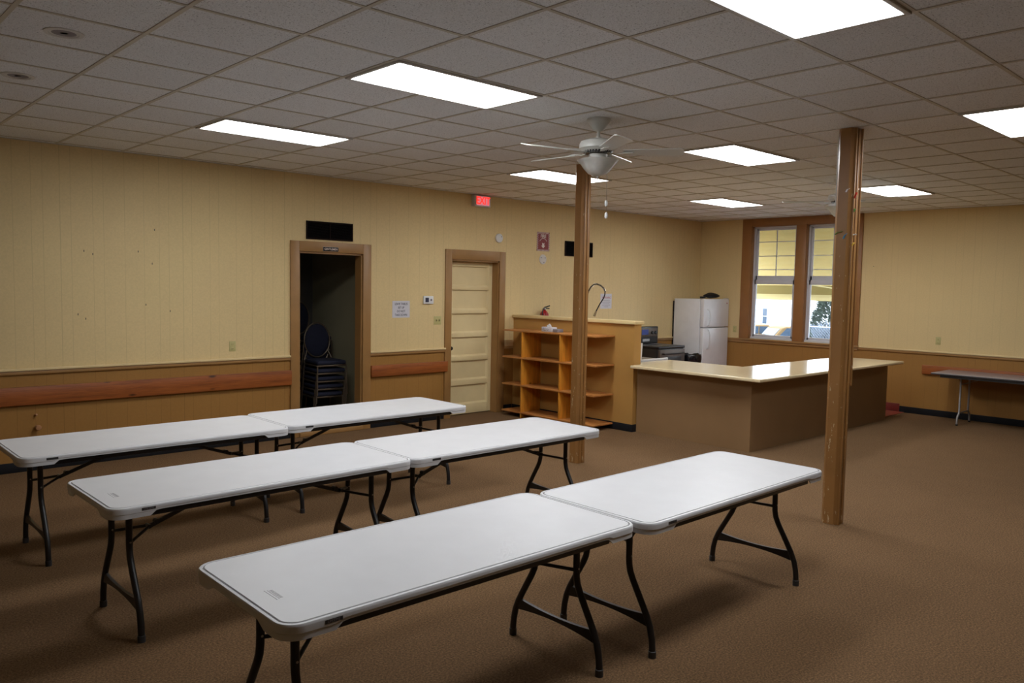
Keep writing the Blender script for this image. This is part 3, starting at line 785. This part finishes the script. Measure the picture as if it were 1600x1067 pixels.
# ================================================================== STORAGE ROOM CHAIRS
def make_chair(loc, rz, label, group):
    t = thing('stacking_chair', loc, label, 'chair', group, rz)
    # faces -y; seat front at y -.24, back at +.22
    b = MB('navy'); b.box(-.205, .205, -.235, .205, .40, .455, .022, seg=3); b.build('seat', t)
    b = MB('gold'); b.box(-.20, .20, -.232, -.214, .378, .398, .004).box(-.20, .20, .19, .208, .378, .398, .004).box(-.21, -.194, -.232, .208, .378, .398, .004).box(.194, .21, -.232, .208, .378, .398, .004).build('seat_frame', t)
    # oval back
    pts = [(.185*math.cos(2*PI*k/32), .25+.05*(.235*math.sin(2*PI*k/32)+.2), .70+.235*math.sin(2*PI*k/32)) for k in range(32)]
    MB('gold').tube(pts, .010, 8, closed=True).build('back_frame', t)
    b = MB('navy'); b.blob((0, .262, .70), (.172, .026, .222)); b.build('backrest', t)
    for sx in (-1, 1):
        MB('gold').tube([(sx*.205, -.225, .39), (sx*.212, -.235, .02), (sx*.213, -.236, 0)], .011, 8).build('leg', t)
        MB('gold').tube([(sx*.150, .255, .56), (sx*.19, .225, .46), (sx*.205, .205, .38), (sx*.213, .25, 0)], .011, 8).build('leg', t)
    return t
ch = make_chair((5.53, 9.70, 0), -.10, 'navy padded chair at the bottom of the nearer stack in the dark doorway', 'navy chairs stacked in the storage room')
for i in range(1, 5):
    nm = ('second from the bottom', 'third from the bottom', 'fourth from the bottom', 'topmost, its round back showing')[i-1]
    dup(ch, (5.53-.004*i, 9.70-.030*i, .108*i), -.10, 'navy padded chair in the nearer stack in the dark doorway, '+nm)
for i in range(7):
    nm = 'topmost' if i == 6 else ('bottom', 'second', 'third', 'fourth', 'fifth', 'sixth')[i]
    dup(ch, (5.66, 10.33-.012*i, .118*i), .15, 'navy chair in the farther taller stack in the dark doorway, '+nm+(' from the floor' if 0 < i < 6 else ' chair'))

# ================================================================== SHELF UNIT
t = thing('shelf_unit', (8.22, 7.85, 0), 'open orange pine shelf unit with two uprights against the half wall', 'shelf unit')
for z in (.075, .475, .875, 1.268):
    P(MB('shelf_y').box(8.012, 8.415, 6.95, 8.765, z-.011, z+.011, .003).build('shelf', t))
for y in (8.36, 7.60):
    for z0, z1 in ((0, .064), (.086, .464), (.486, .864), (.886, 1.257)):
        P(MB('shelf_z').box(8.02, 8.41, y-.011, y+.011, z0, z1, .001).build('upright', t))
# tissues and grey box on the shelf
t = thing('tissue_box', (8.20, 7.985, 1.2795), 'white patterned tissue box with a tissue pulled up, on top shelf', 'tissue box')
MB('paper', 'grey_ink').box(-.055, .055, -.10, .10, 0, .065, .003).build('box', t)
b = MB('grey_box'); rr = random.Random(3)
for i in range(16):
    y = rr.uniform(-.08, .08); z = rr.uniform(.012, .052); b.tube([(-.0555, y, z), (-.0555, y+rr.uniform(-.02, .02), z+.01), (-.0555, y+rr.uniform(.0, .03), z-.004)], .0016, 5)
b.build('box_print', t)
b = MB('tissue'); rr = random.Random(5)
for i in range(3):
    a = i*2.1; V = []
    for u in range(7):
        for v in range(5):
            V.append(b.bm.verts.new((.035*math.cos(a)*(u/6-.5)*1.6+.008*math.sin(3*v+u), .07*(u/6-.5)*1.5*math.cos(a*.4), .06+.055*v/4*(1-abs(u/6-.5)*1.3))))
    for u in range(6):
        for v in range(4): b.bm.faces.new((V[u*5+v], V[u*5+v+1], V[u*5+v+6], V[u*5+v+5]))
b.build('tissue', t)
tagbox('small_box', 'grey_box', (8.12, 8.24, 7.745, 7.84, 1.2795, 1.325), 'small grey box right of the tissues on the top shelf', 'box', None, .004)

# ================================================================== KITCHEN
# wall-hung fire extinguisher, only its top shows over the half wall
t = thing('fire_extinguisher', (9.00, 8.88, 1.12), 'red fire extinguisher seen above the half wall', 'fire extinguisher')
MB('extinguisher').lathe([(.06, 0), (.072, .02), (.072, .34), (.066, .38), (.040, .415), (.024, .425), (.024, .44)], seg=28).build('cylinder', t)
MB('steel').lathe([(.020, .44), (.020, .465), (.012, .47)], seg=16).build('valve', t)
b = MB('black'); b.bar((-.01, 0, .470), (.10, -.02, .50), .012, .018); b.bar((-.01, 0, .462), (.09, -.02, .455), .012, .016); b.build('handle', t)
MB('black').tube([(0, -.02, .455), (-.07, -.04, .45), (-.095, -.05, .38), (-.085, -.05, .2), (-.075, -.05, .08)], .009, 8).build('hose', t)
MB('steel').lathe([(.017, 0), (.017, .012), (.003, .014)], (-.02, -.02, .455), 14, axis='Y').build('gauge', t)
# sink unit with white drainboard behind the half wall
t = thing('sink_unit', (9.05, 7.9, 0), 'white-edged sink unit behind the half wall, corner of its splashback showing', 'sink')
P(MB('white').box(8.64, 9.47, 6.92, 8.90, 0.006, .88).build('cabinet', t))
P(MB('steel', 'white').box(8.62, 9.52, 6.90, 8.92, .88, .905, .003).box(8.90, 9.53, 6.870, 6.90, .893, .93, .006, mi=1).build('drainboard', t))
b = MB('white'); b.prism([(8.885, 6.87, .93), (8.91, 6.87, .93), (8.925, 6.87, 1.16), (8.63, 6.87, 1.175), (8.63, 6.87, 1.12), (8.84, 6.87, 1.05)], (0, .03, 0)); P(b.build('splash_end', t))
P(MB('white').box(8.61, 8.64, 6.9, 8.92, .905, 1.15, .004).build('splashback', t))
# spring faucet
t = thing('spring_faucet', (8.85, 7.86, .905), 'chrome spring-neck sink faucet arching above the half wall', 'faucet')
MB('chrome').lathe([(.03, 0), (.03, .02), (.014, .03), (.014, .80), (.010, .84)], seg=16).build('riser', t)
zc = [(0, 0, .84), (0, -.002, .90), (0, -.03, .965), (0, -.07, 1.02), (0, -.13, 1.062), (0, -.19, 1.066), (0, -.26, 1.045), (0, -.315, 1.01), (0, -.345, .965), (0, -.343, .92), (0, -.325, .87), (0, -.25, .775), (0, -.19, .68), (0, -.155, .615)]
MB('black').tube(zc, .0085, 10).build('hose', t)
# coil
pth = [Vector(p) for p in zc[:9]]; dense = []
for i in range(len(pth)-1):
    for k in range(24): dense.append(pth[i].lerp(pth[i+1], k/24))
co = []
for i, p in enumerate(dense[:-1]):
    tg = (dense[i+1]-p).normalized(); u = Vector((1, 0, 0)); v = tg.cross(u); a = i*2*PI/6
    co.append(p+(u*math.cos(a)+v*math.sin(a))*.016)
MB('chrome').tube(co, .0018, 5).build('spring', t)
MB('chrome').tube([(0, -.19, .68), (0, -.155, .615), (0, -.150, .600)], [.012, .017, .019], 14).build('spray_head', t)

# stove
t = thing('stove', (11.58, 8.6, .006), 'steel and black electric range left of the refrigerator', 'stove')
def S(o): return P(o)
S(MB('black_plastic').box(11.20, 11.955, 8.30, 8.93, .03, .88, .004).build('body', t))
S(MB('black_plastic').box(11.19, 11.965, 8.27, 8.94, .88, .925, .012, seg=3).build('cooktop', t))
for bx, by, r in ((11.38, 8.45, .095), (11.77, 8.45, .075), (11.38, 8.75, .075), (11.77, 8.75, .095)):
    b = MB('grey_ink')
    b.lathe([(r, .9255), (r, .928), (r-.006, .928), (r-.006, .9255)], (bx, by, 0), 28, caps=False)
    S(b.build('burner_ring', t))
d = S(MB('stove_steel').box(11.215, 11.94, 8.255, 8.30, .25, .865, .006).build('oven_door', t))
o = MB('black_plastic').box(11.33, 11.83, 8.251, 8.256, .42, .74, .002).build('door_window', d); 
o = MB('black_plastic').tube([(11.28, 8.256, .80), (11.28, 8.215, .80), (11.87, 8.215, .80), (11.87, 8.256, .80)], .012, 10).build('door_handle', d)
S(MB('stove_steel').box(11.215, 11.94, 8.26, 8.30, .05, .24, .006).build('drawer', t))
bg_ = S(MB('black_plastic').box(11.20, 11.955, 8.86, 8.94, .925, 1.235, .012, seg=3).build('backguard', t))
MB('stove_steel').box(11.23, 11.925, 8.852, 8.861, 1.05, 1.205, .003).build('control_panel', bg_)
MB('display').box(11.47, 11.655, 8.849, 8.853, 1.09, 1.185).build('display', bg_)
MB('steel').box(11.50, 11.70, 8.853, 8.861, .97, 1.015).build('badge_strip', bg_)
for kx in (11.28, 11.37, 11.77, 11.86):
    MB('black').lathe([(.030, 0), (.028, .022), (.002, .024)], (kx, 8.852, 1.125), 18, axis='Y').build('knob', bg_)

# bin between stove and fridge
t = thing('waste_bin', (12.235, 8.33, .006), 'black bin with shiny bag liner between stove and refrigerator', 'bin')
MB('black_plastic').lathe([(.13, 0), (.135, .01), (.178, .70), (.172, .71), (.15, .71)], seg=28).build('bin', t)
b = MB('bin_bag'); prof = []
rr = random.Random(9); ring = []
for lv, (r, z) in enumerate(((.183, .60), (.195, .65), (.193, .71), (.184, .745), (.168, .73), (.15, .66))):
    ring.append([b.bm.verts.new(((r+.007*math.sin(9*a+lv)+rr.uniform(-.004, .004))*math.cos(a), (r+.007*math.sin(9*a+lv))*math.sin(a), z+.012*math.sin(5*a+lv*.7)+rr.uniform(-.006, .006))) for a in [2*PI*k/48 for k in range(48)]])
for A, B in zip(ring, ring[1:]):
    for k in range(48): b.bm.faces.new((A[k], A[(k+1) % 48], B[(k+1) % 48], B[k]))
b.build('liner', t)

# refrigerator: doors face -y
t = thing('refrigerator', (12.97, 8.6, .006), 'white two-door refrigerator in the corner of the kitchen', 'refrigerator')
S(MB('fridge').box(12.54, 13.375, 8.375, 8.94, .03, 1.745, .008).build('cabinet', t))
S(MB('kick').box(12.55, 13.365, 8.38, 8.93, 0, .05).build('toe_grille', t))
S(MB('kick').box(12.535, 13.38, 8.94, 8.962, .1, 1.70).build('back_coil_panel', t))
for z0, z1 in ((.055, 1.215), (1.228, 1.75)):
    d = S(MB('fridge').box(12.545, 13.375, 8.285, 8.365, z0, z1, .014, seg=3).build('door', t))
    zz = (1.25, 1.56) if z0 > 1 else (.83, 1.195)
    s = 1 if z0 > 1 else -1
    a, c = (zz[0], zz[1])
    MB('white').tube([(12.66, 8.285, a), (12.665, 8.245, a+.02), (12.685, 8.232, a+.10), (12.685, 8.232, c-.10), (12.665, 8.245, c-.02), (12.66, 8.285, c)], .012, 10).build('handle', d)
    if z0 > 1:
        MB('red_ink').lathe([(.013, 0), (.012, .003)], (13.30, 8.285, 1.67), 14, axis='Y').build('badge', d)
        MB('exit_case').box(13.30, 13.37, 8.30, 8.37, 1.75, 1.762).build('hinge_cover', d)
# bag lying on the fridge
t = thing('bag', (13.03, 8.5, 1.757), 'black bag lying on top of the refrigerator', 'bag')
MB('bag').blob((.06, 0, .053), (.20, .13, .050), amp=.20, fr=5, seed=4).blob((.10, .02, .068), (.11, .09, .032), amp=.15, fr=4, seed=6).build('body', t)
MB('bag').tube([(-.05, -.03, .04), (-.12, -.06, .065), (-.19, -.05, .06), (-.20, -.04, .018), (-.26, -.03, .016)], .012, 8).build('strap', t)
MB('bag').box(-.30, -.21, -.06, 0.01, 0, .036, .006).build('buckle', t)

# ================================================================== GREY TABLE AT THE WINDOW WALL
t = thing('grey_folding_table', (13.0, 3.4, 0), 'grey-topped folding table with silver legs against the window wall', 'table')
b = MB('grey_top', 'dark_edge')
b.box(12.60, 13.36, 1.90, 4.37, .733, .758, .003).box(12.598, 13.362, 1.898, 4.372, .735, .750, mi=1)
P(b.build('tabletop', t))
P(MB('dark_edge').box(12.63, 12.65, 2.0, 4.25, .695, .733).box(13.31, 13.33, 2.0, 4.25, .695, .733).box(12.65, 13.31, 4.23, 4.25, .695, .733).build('apron', t))
for y in (4.02, 2.25):
    for x in (12.80, 13.18):
        sx = -1 if x < 13 else 1
        P(MB('grey_leg').tube([(x, y, .70), (x, y, .19), (x+sx*.012, y, .165), (x+sx*.055, y, .135), (x+sx*.078, y, .095), (x+sx*.08, y, .0)], .014, 12).build('leg', t))
        P(MB('black').lathe([(.017, 0), (.017, .02)], (x+sx*.08, y, 0), 12).build('foot_cap', t))
    P(MB('grey_leg').tube([(12.80, y, .178), (13.18, y, .178)], .011, 10).build('cross_bar', t))
    P(MB('grey_leg').bar((12.99, y, .60), (12.99, y+(-.3 if y > 3 else .3), .71), .02, .006).tube([(12.80, y, .60), (13.18, y, .60)], .008, 8).build('brace', t))

# ================================================================== OUTSIDE
GZ = -2.05
def outdoor(name, c, rough=.8, sc=3., var=.15): return plain(name, c, rough, var=var, scale=sc)
M['ground'] = outdoor('pale_gravel', (.22, .24, .28, 1)); M['siding'] = outdoor('white_siding', (.80, .80, .80, 1), var=.03)
M['roof'] = outdoor('grey_roof', (.14, .15, .17, 1)); M['pine'] = outdoor('conifer_needles', (.085, .105, .080, 1), sc=9, var=.4)
M['trunk'] = outdoor('bark', (.07, .05, .035, 1)); M['fence'] = outdoor('galvanised_fence', (.30, .32, .35, 1), .5)
M['car'] = outdoor('tan_car_paint', (.15, .085, .025, 1), .7, var=.02); M['car_glass'] = outdoor('car_glass', (.05, .07, .10, 1), .08)
M['tyre'] = outdoor('tyre', (.02, .02, .02, 1)); M['brush'] = outdoor('winter_brush', (.10, .115, .14, 1), sc=14, var=.5)
g = MB('ground').box(WX+.2, 140, -60, 120, GZ-.2, GZ).build('ground'); struct(g)
struct(MB('siding').box(WX+.201, WX+.24, 2, 5.6, GZ, 3.6).build('wall_exterior'))
# translucent ribbed awning above the windows
def awning_mat():
    k = NT('yellow_awning'); c = (0.62, 0.50, 0.20, 1); k.col(c); k.set(Roughness=.5)
    tr = k.n('ShaderNodeBsdfTranslucent'); tr.inputs[0].default_value = (0.85, 0.62, 0.20, 1)
    mx = k.n('ShaderNodeMixShader'); mx.inputs[0].default_value = .07
    out = [n for n in k.t.nodes if n.type == 'OUTPUT_MATERIAL'][0]
    k.l(k.b.outputs[0], mx.inputs[1]); k.l(tr.outputs[0], mx.inputs[2]); k.l(mx.outputs[0], out.inputs[0]); return k.m
M['awning'] = awning_mat()
M['awning_band'] = outdoor('awning_valance', (.58, .50, .26, 1), var=.04); M['awning_olive'] = outdoor('awning_beam', (.22, .17, .05, 1), var=.05)
t = thing('window_awning', (13.65, 6.9, 3.3), 'yellow slatted awning outside above the two windows', 'awning')
b = MB('awning'); n = 15; xa, za, xb, zb_ = 13.64, 3.42, 14.75, 2.02
for i in range(n):
    u0, u1 = i/n, (i+1.12)/n
    p0 = (xa+(xb-xa)*u0, za+(zb_-za)*u0); p1 = (xa+(xb-xa)*u1, za+(zb_-za)*u1-.040)
    b.prism([(p0[0], 5.2, p0[1]), (p1[0], 5.2, p1[1]), (p1[0], 5.2, p1[1]+.006), (p0[0], 5.2, p0[1]+.006)], (0, 4.2, 0))
P(b.build('slats', t))
P(MB('awning_olive').box(14.72, 14.76, 5.2, 9.4, 1.86, 2.03).build('front_beam', t))
P(MB('awning_band').box(14.755, 14.775, 5.2, 9.4, 1.745, 1.88).build('valance', t))
for y in (5.25, 6.9, 9.35):
    P(MB('awning_band').bar((13.66, y, 2.05), (14.73, y, 1.99), .02, .02).build('arm', t))
# house across the lot
t = thing('white_house', (66, 38, GZ), 'white house across the lot seen through the left window', 'house')
MB('siding').box(-1, 9, -5.2, 14, 0, 6).build('walls', t)
MB('roof').prism([(-1.6, -5.8, 6), (9.6, -5.8, 6), (4, -5.8, 9)], (0, 20.4, 0)).build('roof', t)
for yy in (-1.66, 4.0):
    w_ = MB('vinyl').box(-1.06, -1.0, yy, yy+.5, 1.0, 2.45).build('window_frame', t)
    MB('car_glass').box(-1.08, -1.05, yy+.05, yy+.45, 1.06, 1.70).box(-1.08, -1.05, yy+.05, yy+.45, 1.76, 2.40).build('window_glass', w_)
t = thing('grey_house', (90, 41, GZ), 'pale grey house with dark roof far behind the tree', 'house')
MB('vinyl').box(0, 9, -6, 7, 0, 3.4).build('walls', t)
MB('roof').prism([(-.8, -6.6, 3.4), (9.8, -6.6, 3.4), (4.5, -6.6, 5.6)], (0, 14.2, 0)).build('roof', t)
def car(loc, rz, label):
    t = thing('car', loc, label, 'car', 'cars parked across the lot', rz)
    prof = [(-2.1, .42), (-2.15, .85), (-2.0, 1.0), (-1.85, 1.58), (-1.6, 1.68), (.35, 1.68), (.65, 1.6), (1.15, 1.08), (1.95, .96), (2.15, .75), (2.15, .42)]
    o = MB('car').prism([(x, -.88, z) for x, z in prof], (0, 1.76, 0)).build('body', t)
    md = o.modifiers.new('round', 'BEVEL'); md.width = .08; md.segments = 3
    for s in (-1, 1):
        y = s*.885
        b = MB('car_glass')
        for q in ([(-1.72, 1.1), (-1.62, 1.55), (-.75, 1.58), (-.75, 1.1)], [(-.65, 1.1), (-.65, 1.58), (.32, 1.58), (.82, 1.12), (.8, 1.08)]):
            b.prism([(x, y-.01, z) for x, z in q], (0, .02, 0))
        b.build('side_windows', t)
        for wx in (-1.35, 1.35):
            MB('tyre', 'steel').lathe([(.2, -.11), (.34, -.11), (.36, -.08), (.36, .08), (.34, .11), (.2, .11)], (wx, s*.80, .36), 24, axis='Y').lathe([(.19, -.115), (.19, .115)], (wx, s*.80, .36), 16, mi=1, axis='Y').build('wheel', t)
    b = MB('car_glass'); b.prism([(.72, -.75, 1.52), (.72, .75, 1.52), (1.14, .75, 1.10), (1.14, -.75, 1.10)], (.02, 0, .02)); b.build('windscreen', t)
    MB('car_glass').prism([(-1.98, -.7, 1.08), (-1.98, .7, 1.08), (-1.86, .7, 1.52), (-1.86, -.7, 1.52)], (-.02, 0, 0)).build('rear_window', t)
    return t
c1 = car((48.5, 29.0, GZ), math.radians(165), 'tan car parked outside, left one seen through the left window')
dup(c1, (48.8, 26.1, GZ), math.radians(150), 'tan car parked outside, right one seen through the left window')
# chain-link fence
t = thing('chain_link_fence', (40, 18, GZ), 'chain-link fence outside seen through the right window', 'fence')
for k in range(5):
    yy = -6+k*2.05
    MB('fence').tube([(0, yy, 0), (0, yy, 2.2)], .035, 8).build('fence_post', t)
MB('fence').tube([(0, -6, 2.15), (0, 2.3, 2.15)], .028, 8).build('top_rail', t)
b = MB('fence')
for i in range(-14, 66):
    y = -6+i*.15
    for s in (1, -1):
        p0 = Vector((0, y, 0)) if s > 0 else Vector((0, y+2.1, 0)); p1 = p0+Vector((0, s*2.1, 2.1))
        pts = [p for p in (p0, p1)]
        if min(p0.y, p1.y) < -6 or max(p0.y, p1.y) > 2.3: continue
        b.tube(pts, .006, 3, caps=False)
m = b.build('mesh', t)
# conifer and brush
def conifer(loc, h, r, seed, label):
    t = thing('conifer', loc, label, 'tree')
    rr = random.Random(seed); MB('trunk').tube([(0, 0, 0), (0, 0, h*.9)], [.16, .03], 10).build('trunk', t)
    b = MB('pine')
    for i in range(3400):
        u = rr.random()**.8; z = .25+u*(h-.25); rad = r*(1-u)**.7*(.6+.4*rr.random()); a = rr.uniform(0, 2*PI)
        c = Vector((rad*math.cos(a), rad*math.sin(a), z)); d = Vector((math.cos(a), math.sin(a), rr.uniform(.0, .9))).normalized()
        L = rr.uniform(.14, .38); sd = d.cross(Vector((0, 0, 1))).normalized()*rr.uniform(.02, .05)
        v = [b.bm.verts.new(c-d*.15), b.bm.verts.new(c+sd+d*L*.4), b.bm.verts.new(c+d*L), b.bm.verts.new(c-sd+d*L*.4+Vector((0, 0, .05)))]
        b.bm.faces.new(v)
    b.build('foliage', t)
conifer((47, 22.1, GZ), 4.3, 1.75, 2, 'bushy green conifer behind the fence outside the right window')
t = MB('brush'); rr = random.Random(8)
for i in range(4200):
    x, y = rr.uniform(41, 43), rr.uniform(15, 20.3); z = rr.uniform(0, 1.75)
    a = rr.uniform(0, 6.28); d = Vector((math.cos(a)*.3, math.sin(a)*.3, rr.uniform(.2, .7)))
    t.bar((x-43, y-18, z), (x-43+d.x, y-18+d.y, z+d.z), .02, .03)
o = t.build('winter_brush'); o.location = (43, 18, GZ); tag(o, 'tangle of grey winter brush behind the chain-link fence', 'brush', None, 'stuff')

# crumbs on the carpet
o = MB('paper').blob((0, 0, .004), (.010, .008, .005), sub=1).build('paper_crumb'); o.location = (3.15, 1.95, 0)
tag(o, 'tiny white paper crumb on the carpet in front of the nearest table', 'crumb')
